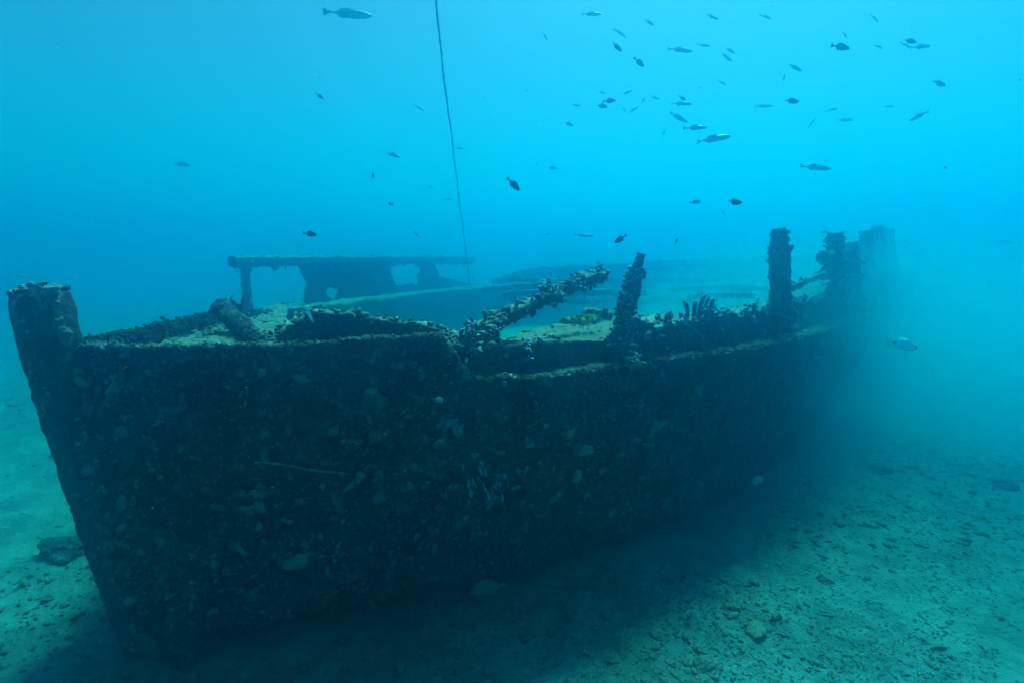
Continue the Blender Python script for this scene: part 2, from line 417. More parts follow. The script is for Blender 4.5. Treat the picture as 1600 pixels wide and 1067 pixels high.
# stem post
path = interp([at(59, 449, 2.83), at(82, 545, 2.86), at_z(178, 870, .42), at_z(238, 1018, -.02), at_z(262, 1060, -.25)], 210)
V, F = bar(path, np.linspace(.130, .095, 210) - .030 * np.exp(-np.arange(210) / 4.), .10 - .025 * np.exp(-np.arange(210) / 4.), (0, 1, 0), 64, 3.4, .006, 20, 31, 12, .003, 5)
stem = part('stem_post', V, F, M['timber'])
P_, N_ = along(path, .125, 900, 32); r_ = np.random.default_rng(33)
P_[:50] = path[0] + r_.normal(0, 1, (50, 3)) * [.055, .035, .008]; N_[:50] = [0, -.3, 1]
V, F, t = lumps(P_, N_, np.exp(r_.normal(math.log(.008), .5, 900)).clip(.003, .02), .5, 1, .5, .5, 34)
part('encrustation', V, F, M['growth'], stem, t, 'stuff')
Q = np.array([at(x, y, 2.74) for x, y in ((88, 505), (95, 515), (102, 520), (70, 480), (60, 465), (24, 483), (85, 470), (100, 530), (40, 500), (55, 455), (80, 455))])
V, F, t = lumps(Q, np.tile([0, -1, .2], (len(Q), 1)), np.linspace(.022, .035, len(Q)), .5, 2, .6, .5, 35)
part('pale_encrustation', V, F, M['pale'], stem, t * .5, 'stuff')

# far side: planking, silted side deck, inner face of the hold
FT = [at(122, 541, 2.92), at(200, 527, 3.2), at(260, 512, 3.6), at(310, 501, 4.05), at(350, 494, 4.5), at(392, 489, 4.95), np.array([-3.0, 6.4, 1.57]),
      np.array([-3.75, 8.0, 1.42]), np.array([-4.1, 10., 1.36]), np.array([-3.9, 12.5, 1.32]), np.array([-3., 15., 1.3]), np.array([-.8, 17.3, 1.36]), np.array([4., 18., 1.46]), np.array([7.3, 15.5, 1.6])]
FTs = interp(FT, 260); vv2 = np.linspace(0, 1, 50)
tg = np.gradient(FTs, axis=0); tg[:, 2] = 0; tg /= np.linalg.norm(tg, axis=1, keepdims=True); inn = np.stack([tg[:, 1], -tg[:, 0], np.zeros(260)], 1)
FP = FTs[:, None] + inn[:, None] * (.55 * (1 - vv2) ** 1.6)[None, :, None]; FP[..., 2] = FTs[:, None, 2] * vv2[None] - .25 * (1 - vv2)[None]
FP += .02 * fbm(FP, 6, 4, 71)[..., None]
far = part('far_planking', FP.reshape(-1, 3), grid_faces(260, 50), M['hull']); solid(far, .08, 1)
FI = [at(503, 477, 6.5), at(560, 470, 7.3), at(612, 464, 8.1), at(675, 456, 9.3), at(800, 446, 10.6), at(1000, 432, 11.4), at(1180, 420, 11.6)]
FIs = interp(FI, 150); FOs = interp([np.array([-2.9, 6.1, 1.6])] + FT[6:], 150)
rows = [FIs * [1, 1, 0] + [0, 0, .4]] + [FIs * [1, 1, 0] + np.stack([np.zeros(150), np.zeros(150), FIs[:, 2] * q + .4 * (1 - q)], 1) for q in np.linspace(.1, 1, 18)] + [FIs * (1 - q) + FOs * q for q in np.linspace(.05, 1, 16)]
G = np.stack(rows, 1); G[..., 2] += .022 * fbm(G, 6, 4, 72); G[..., :2] += .015 * fbm(G, 5, 3, 73)[..., None]
part('side_deck', G.reshape(-1, 3), grid_faces(150, len(rows)), M['deck'])
# foredeck
a_ = interp([at(122, 545, 2.93), at(200, 549, 2.86), at(300, 550, 2.86), at(440, 549, 2.9)], 120)
b_ = interp(FT[:6] + [at(450, 483, 5.4)], 120)
q = np.linspace(0, 1, 110)[None, :, None]; G = a_[:, None] * (1 - q) + b_[:, None] * q
G[..., 2] = G[..., 2] * .3 + .7 * 1.685 + .03 * fbm(G, 2.2, 3, 81) + .014 * fbm(G, 13, 3, 82) + .02 * lump(G, 5, 83)
fore = part('foredeck', G.reshape(-1, 3), grid_faces(120, 110)[:, ::-1], M['deck'])
r_ = np.random.default_rng(84); k = 1100; i = r_.integers(0, 120, k); j = (110 * r_.random(k) ** .6).astype(int)
V, F, t = lumps(G[i, j], np.tile([0, 0, 1.], (k, 1)), np.exp(r_.normal(math.log(.0075), .5, k)).clip(.003, .022), .5, 1, .5, .5, 85)
part('encrustation', V, F, M['growth'], fore, t, 'stuff')
# rough growth along the far rail beside the foredeck
fr = interp(FT[:6], 60); r_ = np.random.default_rng(86); k = 4500; i = r_.integers(3, 60, k)
V, F, t = lumps(fr[i] + r_.normal(0, 1, (k, 3)) * [.06, .06, .014], np.tile([0, 0, 1.], (k, 1)), np.exp(r_.normal(math.log(.0065), .5, k)).clip(.003, .022), .8, 1, .55, .5, 87); t = t * .6
part('encrustation', V, F, M['turf'], far, t, 'stuff')
# floor of the hold
G = np.stack(np.meshgrid(np.linspace(0, 1, 90), np.linspace(.02, .98, 60), indexing='ij'), -1)
n_ = interp(bot3, 90) + np.array([.05, .25, 0]); f_ = interp([x + np.array([.45, -.2, 0]) for x in FT], 90)
H = n_[:, None] * (1 - G[..., 1:]) + f_[:, None] * G[..., 1:]; H[..., 2] = .45 + .08 * fbm(H, 1.8, 4, 91)
part('hold_floor', H.reshape(-1, 3), grid_faces(90, 60)[:, ::-1], M['timber'])
# transom
ta, tb = top3[-1], FT[-1]; G = np.stack([np.stack([(ta * z + bot3[-1] * (1 - z)) * (1 - s) + (tb * z + np.array([5.5, 11.5, 0]) * (1 - z)) * s + [0, 0, .0] for s in np.linspace(0, 1, 40)]) for z in np.linspace(-.1, 1, 30)], 1)
G += .03 * fbm(G, 4, 4, 92)[..., None]
solid(part('transom', G.reshape(-1, 3), grid_faces(40, 30), M['hull']), .08, 0)

# broken hatch coaming across the after end of the foredeck
def wall(name, topl, zlow, nu, nv, th, m, seed, amp=.02, parent=None, lean=None, rag=.015):
    t_ = interp(topl, nu); b_ = t_.copy(); b_[:, 2] = zlow
    if lean is not None: b_[:, :2] += lean
    t_[:, 2] += rag * fbm(t_, 9, 4, seed + 3)
    q = np.linspace(0, 1, nv)[None, :, None]; G = b_[:, None] * (1 - q) + t_[:, None] * q
    n = grid_normals(G); G = G + n * (amp * fbm(G, 7, 4, seed) + amp * .5 * fbm(G, 28, 2, seed + 1))[..., None]
    o = part(name, G.reshape(-1, 3), grid_faces(nu, nv), m, parent); solid(o, th, 0); return o, t_, n
cm, ct, _ = wall('hatch_coaming', [at(412, 541, 3.25), at(445, 512, 3.45), at(482, 489, 3.65), at(560, 492, 3.65), at(640, 505, 3.55), at(715, 522, 3.45), at(765, 527, 3.45)], .9, 240, 60, .07, M['timber'], 101)
r_ = np.random.default_rng(102); k = 260; i = r_.integers(0, 240, k)
V, F, t = lumps(ct[i] + r_.normal(0, .012, (k, 3)), np.tile([0, -.3, 1.], (k, 1)), np.exp(r_.normal(math.log(.010), .5, k)).clip(.004, .03), .7, 1, .5, .4, 103)
part('encrustation', V, F, M['growth'], cm, t, 'stuff')
# leaning broken plank on the foredeck
path = interp([at(342, 478, 3.75), at(360, 494, 3.68), at(385, 515, 3.55), at(425, 548, 3.35)], 60)
V, F = bar(path, np.linspace(.062, .05, 60), .045, (0, -.5, 1), 30, 3.2, .016, 11, 111)
lpk = part('leaning_plank', V, F, M['hull'], label='short broken plank leaning out of the foredeck')
p, N = along(path, .05, 90, 114); V, F, t = lumps(p, N, .013, .8, 1, .5, .4, 115); part('encrustation', V, F, M['growth'], lpk, t, 'stuff')
r_ = np.random.default_rng(112); k = 26
V, F, t = fingers(np.tile(at(368, 492, 4.3), (k, 1)) + r_.normal(0, .05, (k, 3)) * [1, .4, .2], r_.normal(0, .5, (k, 3)) + [.35, 0, 1], r_.uniform(.06, .17, k), .006, 113)
part('hydroid_tuft', V, F, M['growth'], fore, t, 'stuff')

# near side deck behind the broken bulwark, and the covering board at the plank edge
DO = [at(722, 552, 3.02), at(770, 541, 3.15), at(800, 538, 3.22), at(870, 534, 3.38), at(950, 530, 3.62), at(1050, 520, 3.98), at(1150, 506, 4.45), at(1230, 490, 5.05), at(1300, 468, 5.85), at(1360, 440, 7.0)]
DI = [at(745, 541, 3.45), at(785, 531, 3.65), at(830, 519, 3.95), at(890, 506, 4.25), at(952, 498, 4.5), at(1050, 492, 4.9), at(1130, 484, 5.3), at(1205, 464, 5.95), at(1290, 436, 7.0), at(1340, 420, 8.0)]
do, di = interp(DO, 260), interp(DI, 260)
rows = [di * [1, 1, 0] + np.stack([np.zeros(260), np.zeros(260), di[:, 2] - q], 1) for q in np.linspace(1.2, .03, 14)] + [di * (1 - q) + do * q for q in np.linspace(0, 1, 40)] + [do * [1, 1, 0] + np.stack([np.zeros(260), np.zeros(260), do[:, 2] - q], 1) for q in np.linspace(.02, .34, 22)]
G = np.stack(rows, 1); n = grid_normals(G); G += n * (.018 * fbm(G, 5, 4, 121) + .010 * fbm(G, 26, 3, 122))[..., None]
sdk = part('side_deck', G.reshape(-1, 3), grid_faces(260, len(rows))[:, ::-1], M['deck'])
r_ = np.random.default_rng(126); k = 1500; i = r_.integers(4, 258, k); j = r_.integers(14, len(rows) - 1, k)
V, F, t = lumps(G[i, j], n[i, j] * np.sign(n[i, j][:, 2:3] + 1e-3) + r_.normal(0, .3, (k, 3)), np.exp(r_.normal(math.log(.008), .55, k)).clip(.003, .035) * (1 + (i / 258.) ** 2), .55, 1, .5, .5, 127)
part('encrustation', V, F, M['growth'], sdk, t, 'stuff')
ld = HTs[HTs[:, 0] > HTs[np.argmin(np.abs(HPX[:, -1, 0] - 735)), 0]]; ld = interp(ld[::6], 300)
lin = np.stack([np.interp(ld[:, 0], do[:, 0], do[:, 0]), np.interp(ld[:, 0], do[:, 0], do[:, 1]) + .12, ld[:, 2]], 1)
q = np.linspace(-.02, 1, 24)[None, :, None]; G = ld[:, None] * (1 - q) + lin[:, None] * q; G[..., 2] += .004 + .012 * fbm(G, 16, 4, 123) - .012 * (1 - q[..., 0]) ** 3
cov = part('covering_board', G.reshape(-1, 3), grid_faces(300, 24)[:, ::-1], M['ledge'])
r_ = np.random.default_rng(124); k = 1100; i = r_.integers(0, 300, k); j = (24 * r_.random(k) ** 1.7).astype(int)
V, F, t = lumps(G[i, j], np.tile([0, -.2, 1.], (k, 1)), np.exp(r_.normal(math.log(.009), .5, k)).clip(.003, .026), .7, 1, .5, .4, 125)
part('encrustation', V, F, M['growth'], cov, t, 'stuff')
# low after bulwark with its coat of finger sponges
BT = [at(978, 512, 3.66), at(1020, 506, 3.83), at(1060, 503, 4.0), at(1100, 493, 4.18), at(1150, 494, 4.45), at(1200, 480, 4.8), at(1240, 474, 5.15), at(1300, 458, 5.85), at(1340, 440, 6.4), at(1380, 425, 7.3), at(1398, 430, 8.9)]
bw, bt, bn = wall('after_bulwark', BT, 1.45, 300, 50, .12, M['timber'], 131, .022, rag=.03)
for kk in range(1):
    r_ = np.random.default_rng(132); k = 900; i = (r_.random(k) ** 1.4 * 299).astype(int)
    p = bt[i] + np.stack([r_.normal(0, .02, k), r_.uniform(-.09, .06, k), -r_.random(k) ** 1.6 * .2 + .02], 1)
    V1 = lumps(p, np.stack([r_.normal(0, .4, k), -.7 + r_.normal(0, .3, k), r_.uniform(0, 1, k)], 1), np.exp(r_.normal(math.log(.017), .4, k)).clip(.007, .035), .8, 2, .45, .4, 133)
    k = 210; i = (r_.random(k) ** 1.3 * 230).astype(int)
    p = bt[i] + np.stack([r_.normal(0, .02, k), r_.uniform(-.09, .06, k), -r_.random(k) * .12], 1)
    V2 = fingers(p, np.stack([r_.normal(0, .25, k), r_.normal(-.25, .25, k), np.ones(k)], 1), r_.uniform(.035, .10, k), r_.uniform(.010, .019, k), 134)
    hp = np.array([at(1084, 492, 4.1), at(1092, 490, 4.1), at(1100, 490, 4.15), at(1108, 491, 4.15), at(1116, 492, 4.2), at(1074, 494, 4.05), at(1040, 503, 3.9)])
    V3 = fingers(hp, np.tile([.05, -.1, 1.], (7, 1)), np.array([.10, .14, .13, .12, .1, .11, .08]), .017, 135)
    V, F, t = merge(V1, V2, V3)
    part('sponge_growth', V, F, M['finger'], bw, t, 'stuff', 'crust of stubby bluish finger sponges along the low bulwark')
# yellow sponge on the side deck
r_ = np.random.default_rng(141); k = 70; u = r_.random(k)
p = np.array([at(880 + 62 * x + r_.normal(0, 2), 505 - 6 * x + r_.normal(0, 2.5), 4.2 + .25 * x) for x in u])
V1 = lumps(p, r_.normal(0, .5, (k, 3)) + [0, 0, 1], r_.uniform(.012, .026, k), .9, 1, .5, .4, 142)
V2 = fingers(p[:40], r_.normal(0, .5, (40, 3)) + [0, 0, 1], r_.uniform(.025, .05, 40), .009, 143)
V, F, t = merge(V1, V2); part('yellow_sponge', V, F, M['yellow'], sdk, t, 'stuff', 'bright yellow sponge on the side deck')
p = np.array([at(935 + 12 * a, 492 + 4 * b, 4.45) for a, b in r_.normal(0, 1, (30, 2))])
V, F, t = lumps(p, np.tile([0, 0, 1.], (30, 1)), .03, .9, 1, .6, .4, 144); part('encrustation', V, F, M['growth'], sdk, t, 'stuff')
# a few upright tufts on the deck edge and planks in the gap
p = np.array([at(x, y, d) for x, y, d in ((823, 540, 3.2), (826, 552, 3.14), (826, 562, 3.12), (843, 534, 3.25), (822, 545, 3.2), (828, 535, 3.25))])
V, F, t = lumps(p, np.tile([0, -1., .3], (6, 1)), .022, 1, 2, .5, .4, 145); part('encrustation', V, F, M['finger'], sdk, t, 'stuff')

# fallen spar and upright timbers
def timber(name, pts, rad, seed, n=110, sq=2.6, nl=200, nf=60, lsize=.018, flen=(.03, .06), tl=(0, 1), label=None, up=(0, .3, 1), amp=.012, mat='timber', lm='growth'):
    path = interp(pts, n); rr = np.interp(np.linspace(0, 1, n), np.linspace(0, 1, len(rad)), rad)
    V, F = bar(path, rr, rr * .85, up, 30, sq, amp, 12, seed, 6, .012, 4)
    o = part(name, V, F, M[mat], label=label)
    r_ = np.random.default_rng(seed + 1); out = []
    if nl:
        p, N = along(path, rr, nl, seed + 2, *tl); out.append(lumps(p, N, np.exp(r_.normal(math.log(lsize * .8), .5, nl)).clip(.004, lsize * 1.7), .95, 2, .32, .3, seed + 3))
        p, N = along(path, rr, nl * 3, seed + 6, *tl); out.append(lumps(p, N, np.exp(r_.normal(math.log(lsize * .32), .4, nl * 3)), .95, 1, .35, .4, seed + 7))
    if nf:
        p, N = along(path, rr, nf, seed + 4, *tl); out.append(fingers(p, N + [0, -.2, .3], r_.uniform(*flen, nf), r_.uniform(.007, .013, nf), seed + 5))
    if out:
        V, F, t = merge(*out); part('encrustation', V, F, M[lm], o, t, 'stuff')
    return o, path
sp1, pth = timber('fallen_spar', [at(690, 560, 2.98), at(722, 535, 3.05), at(762, 510, 3.2), at(850, 467, 3.55), at(905, 440, 3.85), at(944, 430, 4.05)], [.046, .055, .042, .044, .04, .036], 201, 150, 2.4, 340, 22, .014, label='fallen spar rising aslant over the broken bulwark')
r_ = np.random.default_rng(208)
cl = []
for (x, y, Y, s, k) in ((858, 456, 3.6, .05, 46), (868, 466, 3.6, .045, 40), (852, 470, 3.58, .035, 20), (900, 446, 3.8, .04, 50), (925, 437, 3.95, .045, 60), (938, 430, 4.02, .04, 40), (735, 535, 3.05, .06, 50), (765, 522, 3.15, .05, 40)):
    p = at(x, y, Y) + r_.normal(0, 1, (k, 3)) * s * .55; N = p - at(x, y + 3, Y + .05)
    cl.append(lumps(p, N, r_.uniform(.007, .017, k), 1., 2, .28, .25, int(x))); cl.append(fingers(p[::2], N[::2] / (np.linalg.norm(N[::2], axis=1, keepdims=True) + 1e-6) + [0, -.1, .2], r_.uniform(.02, .05, len(p[::2])), r_.uniform(.006, .011, len(p[::2])), int(y)))
cl.append(fingers([at(936, 425, 4.0), at(720, 528, 3.0), at(728, 525, 3.0), at(745, 515, 3.1), at(738, 520, 3.05)], np.tile([0, -.1, 1.], (5, 1)), [.06, .05, .06, .05, .055], .012, 9))
V, F, t = merge(*cl); part('sponge_growth', V, F, M['finger'], sp1, t, 'stuff')
timber('frame_timber', [at(985, 580, 3.55), at(970, 540, 3.58), at(974, 505, 3.6), at(984, 460, 3.64), at(1002, 397, 3.7)], [.08, .066, .052, .044, .040, .036], 221, 120, 3, 460, 50, .014, (.018, .04), (.06, .86), 'leaning frame timber thickly coated with knobbly growth', lm='finger')
timber('frame_timber', [at(1224, 520, 4.75), at(1221, 470, 4.8), at(1219, 420, 4.8), at(1216, 358, 4.82)], [.11, .088, .082, .085, .05], 231, 110, 3.2, 150, 20, .018, (.02, .04), label='dark upright timber with a rounded top')
for q, (x, yt, yb, Y, rr) in enumerate(((1305, 364, 500, 5.7, .066), (1333, 378, 520, 6.0, .058), (1353, 360, 540, 6.5, .07), (1371, 353, 540, 6.9, .088), (1389, 358, 520, 7.5, .09))):
    tim = timber('frame_timber', [at(x + 4, yb, Y - .1), at(x + 2, (yt + yb) / 2, Y), at(x, yt, Y)], [rr * 1.5, rr * .9, rr * (1.15 if q == 0 else .8)], 241 + 10 * q, 90, 3, 320, 60, .022, (.03, .08), lm='growth')
    r_ = np.random.default_rng(246 + 10 * q); k = 26; p, N = along(interp([at(x + 4, yb, Y - .1), at(x, yt, Y)], 60), rr * 1.1, k, 247 + 10 * q, .05, .95)
    V, F, t = fingers(p, N * .25 + [0, -.1, -1.], r_.uniform(.05, .16, k), r_.uniform(.012, .028, k), 248 + 10 * q, bend=.5); part('hanging_growth', V, F, M['growth'], tim[0], t, 'stuff')
timber('rail_stub', [at(1284, 402, 5.6), at(1300, 402, 5.65), at(1325, 396, 5.9)], [.06, .06, .055], 301, 50, 4, 60, 10, .018)
timber('broken_rail', [at(1232, 450, 5.0), at(1262, 438, 5.5), at(1300, 425, 6.0), at(1330, 425, 6.4)], [.03, .03, .03], 311, 60, 3, 70, 20, .016)
timber('sternpost', [at(1395, 470, 9.2), at(1425, 430, 9.4), at(1440, 395, 9.5)], [.16, .13, .08], 321, 60, 3, 40, 0, .04)
# deck beams left across the open hold
for q, (a, b, r0) in enumerate((((785, 459, 7.3), (1010, 458, 6.9), .045), ((1050, 453, 7.5), (1198, 451, 6.9), .04), ((1075, 464, 6.6), (1180, 463, 6.3), .035), ((880, 441, 8.2), (1120, 437, 7.9), .05), ((990, 424, 9.0), (1205, 410, 8.4), .06))):
    p0, p1 = at(*a), at(*b); timber('deck_beam', [p0, (p0 + p1) / 2 + [0, 0, .02], p1], [r0, r0], 331 + q * 10, 80, 4, 50, 12, .018, (.03, .07))
r_ = np.random.default_rng(380)
for q in range(11):                                # planks fallen into the hold
    x, y, Y = r_.uniform(830, 1160), r_.uniform(440, 476), r_.uniform(7.4, 9.2); dx = r_.uniform(40, 100)
    timber('fallen_plank', [at(x - dx, y + r_.normal(0, 6), Y + r_.normal(0, .3)), at(x, y, Y), at(x + dx, y + r_.normal(0, 6), Y + r_.normal(0, .3))], [r_.uniform(.035, .07)] * 2, 600 + q * 10, 60, 4, 50, 8, .02)
r_ = np.random.default_rng(390); k = 60
V, F, t = lumps(np.array([at(1150 + 45 * a, 425 + 4 * b, 8.6) for a, b in r_.normal(0, 1, (k, 2))]), np.tile([0, 0, 1.], (k, 1)), r_.uniform(.04, .12, k), .7, 1, .5, .4, 391)
part('hold_debris', V, F, M['growth'], None, t, 'stuff')

# deckhouse frame on the far side: roof beam, corner post, side wall with window openings
A2, B2 = at(465, 440, 7.5), at(735, 440, 12.)
L_ = [on_plane(x, 406, A2, B2) for x in (362, 400, 470, 600, 690, 722)]
for p in L_: p[2] = 2.2 - .07
path = interp(L_, 170); V, F = bar(path, .07, np.linspace(.076, .07, 170), (0, 0, 1), 26, 4, .014, 9, 401, 6, .01, 4)
bm = part('roof_beam', V, F, M['timber'])
r_ = np.random.default_rng(404); p, N = along(path, .072, 420, 402, 0, 1); V, F, t = merge(lumps(p, N, np.exp(r_.normal(math.log(.022), .45, 420)), .8, 1, .5, .4, 403), fingers(p[:90], N[:90] * .3 - [0, 0, 1], r_.uniform(.04, .14, 90), .012, 405)); part('encrustation', V, F, M['growth'], bm, t, 'stuff')
b0 = on_plane(388, 500, A2, B2); b0[2] = 1.36; b1 = b0.copy(); b1[2] = 2.12
timber('corner_post', [b0, (b0 + b1) / 2, b1], [.05, .055, .062], 411, 60, 2.5, 60, 8, .014)
du = (B2 - A2)[:2]; Lp = np.linalg.norm(du); du /= Lp
uu, zz = np.meshgrid(np.linspace(-.15, Lp + .3, 300), np.linspace(1.15, 2.16, 120), indexing='ij')
G = np.stack([A2[0] + du[0] * uu, A2[1] + du[1] * uu, zz], -1); pp = project(G); jx = 4 * fbm(G, 5, 4, 421, .65)
X, Y = pp[..., 0] + jx, pp[..., 1] + jx * .7
keep = X > 466 + np.clip((Y - 412) / 45, 0, 1) * 12
keep &= Y < 484 - (X - 478) * .1
keep &= ~((np.abs((X - 634) / 22) ** 4 + np.abs((Y - 429) / 16) ** 4) < 1)
keep &= ~(((X - 521) / 9) ** 2 + ((Y - 459) / 9) ** 2 < 1)
keep &= ~((X > 682) & (X < 742) & (Y > 414) & (Y < 446 - (742 - X) * .25)) & (X < 752)
F = grid_faces(300, 120); kf = keep[:-1, :-1].reshape(-1) & keep[1:, 1:].reshape(-1)
G = G + np.array([du[1], -du[0], 0]) * (.015 * fbm(G, 6, 3, 422))[..., None]
solid(part('deckhouse_wall', G.reshape(-1, 3), F[kf], M['timber']), .04, 0)

# what is left of the far bulwark, deep in the haze
wall('far_bulwark', [at(770, 436, 11.6), at(815, 424, 11.8), at(870, 416, 12.), at(960, 412, 12.), at(1060, 406, 11.8), at(1160, 403, 11.4), at(1290, 400, 10.)], 1.1, 260, 50, .1, M['timber'], 431, .03, rag=.06)

# ------------------------------------------------------------------ mooring line
L_ = [at(678, -22, 5.2), at(680, 0, 5.25), at(690, 90, 5.8), at(703, 200, 6.7), at(716, 300, 8.0), at(729, 400, 9.8), at(734, 450, 10.5)]
path = interp(L_, 420); path = path + .012 * np.stack([fbm(path, 1.2, 3, 452), fbm(path, 1.2, 3, 453), 0 * path[:, 0]], 1); V, F = bar(path, np.linspace(.010, .013, 420), np.linspace(.010, .013, 420), (0, 1, 0), 12, 2, .005, 30, 451, 3)
o = mk('mooring_line', V, F, M['rope']); tag(o, 'thin dark rope rising from the wreck towards the surface', 'rope')

# ------------------------------------------------------------------ fish
def fish_mesh(name, prof, width, tail_h, fork, fins, mats, band=None, bend=0.):
    """Length 1, head towards +X, back towards +Z; body and tail are one loft, fins thin blades."""
    xs = np.linspace(.5, -.36, 22); px, ph, pz = zip(*prof)
    h = np.interp(xs, px[::-1], ph[::-1]); zc = np.interp(xs, px[::-1], pz[::-1])
    w_ = width * np.sqrt(np.clip(h / max(ph), 0, 1)) * np.clip((xs + .55) / .7, .12, 1)
    th = np.linspace(0, 2 * math.pi, 14, endpoint=False); rows = []
    for x, hh, ww, z in zip(xs, h, w_, zc): rows.append(np.stack([np.full(14, x), ww / 2 * np.cos(th), z + hh / 2 * np.sin(th)], 1))
    for x, f, ww in ((-.40, .45, .008), (-.45, .8, .005), (-.5, 1., .003)):
        s = np.sin(th); rows.append(np.stack([x - .5 * fork * (np.abs(s) - .5) * f, ww * np.cos(th), tail_h / 2 * f * s], 1))
    P = np.stack(rows); V = [P.reshape(-1, 3)]; F = [tuple(q) for q in grid_faces(len(rows), 14, True).tolist()]
    F += [tuple(range(13, -1, -1)), tuple(range((len(rows) - 1) * 14, len(rows) * 14))]; o = P.shape[0] * 14
    for poly in fins:                              # blades: (x, z) outline, optional sideways spread
        pts, spread = poly; k = len(pts); A = np.array([[x, spread * i_ + .003, z] for i_, (x, z) in enumerate(pts)]); B = A - [0, .006, 0]
        V += [A, B]; F += [tuple(range(o, o + k)), tuple(range(o + 2 * k - 1, o + k - 1, -1))] + [(o + a, o + k + a, o + k + (a + 1) % k, o + (a + 1) % k) for a in range(k)]; o += 2 * k
    V = np.concatenate(V); V[:, 1] += bend * np.clip(.15 - V[:, 0], 0, 1) ** 2
    me_o = mk(name, V, F, mats)
    if band:
        c = np.array([V[list(f)].mean(0) for f in F]); mi = np.zeros(len(F), np.int32)
        for (x0, x1, z0, z1, k) in band: mi[(c[:, 0] > x0) & (c[:, 0] < x1) & (c[:, 2] > z0) & (c[:, 2] < z1)] = k
        me_o.data.polygons.foreach_set('material_index', mi)
    me = me_o.data; bpy.data.objects.remove(me_o); return me
SL = [(.5, .015, 0), (.47, .06, 0), (.4, .115, .002), (.28, .165, 0), (.1, .19, -.003), (-.1, .165, -.002), (-.25, .09, 0), (-.36, .04, 0)]
DP = [(.5, .02, -.01), (.47, .10, -.005), (.38, .22, .0), (.22, .34, .005), (.05, .36, 0), (-.12, .29, 0), (-.27, .14, 0), (-.36, .075, 0)]
BR = [(.5, .03, -.04), (.46, .13, -.03), (.38, .27, -.005), (.25, .39, .01), (.08, .43, .01), (-.12, .34, 0), (-.27, .16, 0), (-.36, .075, 0)]
slf = [([(.2, .08), (.02, .125), (-.18, .095), (-.2, .06)], 0), ([(-.05, -.08), (-.12, -.115), (-.24, -.06), (-.2, -.05)], 0), ([(.24, -.03), (.12, -.10), (.17, -.03)], .02)]
dpf = [([(.24, .15), (.08, .225), (-.12, .22), (-.24, .16), (-.2, .08), (0, .14)], 0), ([(.0, -.15), (-.12, -.23), (-.23, -.14), (-.2, -.07)], 0), ([(.2, -.12), (.08, -.25), (.08, -.13)], .015)]
brf = [([(.28, .18), (.1, .255), (-.12, .22), (-.26, .11), (-.2, .09), (0, .18)], 0), ([(-.02, -.19), (-.14, -.22), (-.26, -.10), (-.2, -.08)], 0), ([(.2, -.05), (.04, -.14), (.1, -.03)], .03)]
_b = M['white_fish'].node_tree.nodes['Principled BSDF']; _b.inputs['Metallic'].default_value = .7; _b.inputs['Roughness'].default_value = .3
FISH = {}
for k, b in enumerate((-.25, 0., .3)):
    FISH['slender', k] = fish_mesh('slender_fish', SL, .11, .17, .2, slf, [M['grey_fish'], M['pale_fish']], [(-.3, .46, -.2, -.035, 1)], b)
    FISH['deep', k] = fish_mesh('damselfish', DP, .13, .26, .32, dpf, [M['dark_fish']], None, b)
FISH['pale', 0] = fish_mesh('wrasse', [(a, b * .75, c) for a, b, c in SL], .09, .11, .05, slf[:2], [M['white_fish']], None, .2)
FISH['bream', 0] = fish_mesh('bream', BR, .14, .24, .26, brf, [M['pale_fish'], M['dark_fish']], [(-.37, -.24, -.3, .3, 1), (.40, .55, -.2, .2, 1)], .1)
FISH['banded', 0] = fish_mesh('bream', BR, .14, .24, .26, brf, [M['white_fish'], M['dark_fish']], [(-.37, -.24, -.02, .3, 1), (.43, .55, -.2, .2, 1)], .1)
EYE = None
def eye_mesh():
    V, F = ICO[2]; o = mk('eye', V * .5, F, M['dark_fish']); me = o.data; bpy.data.objects.remove(o); return me
EYE = eye_mesh()

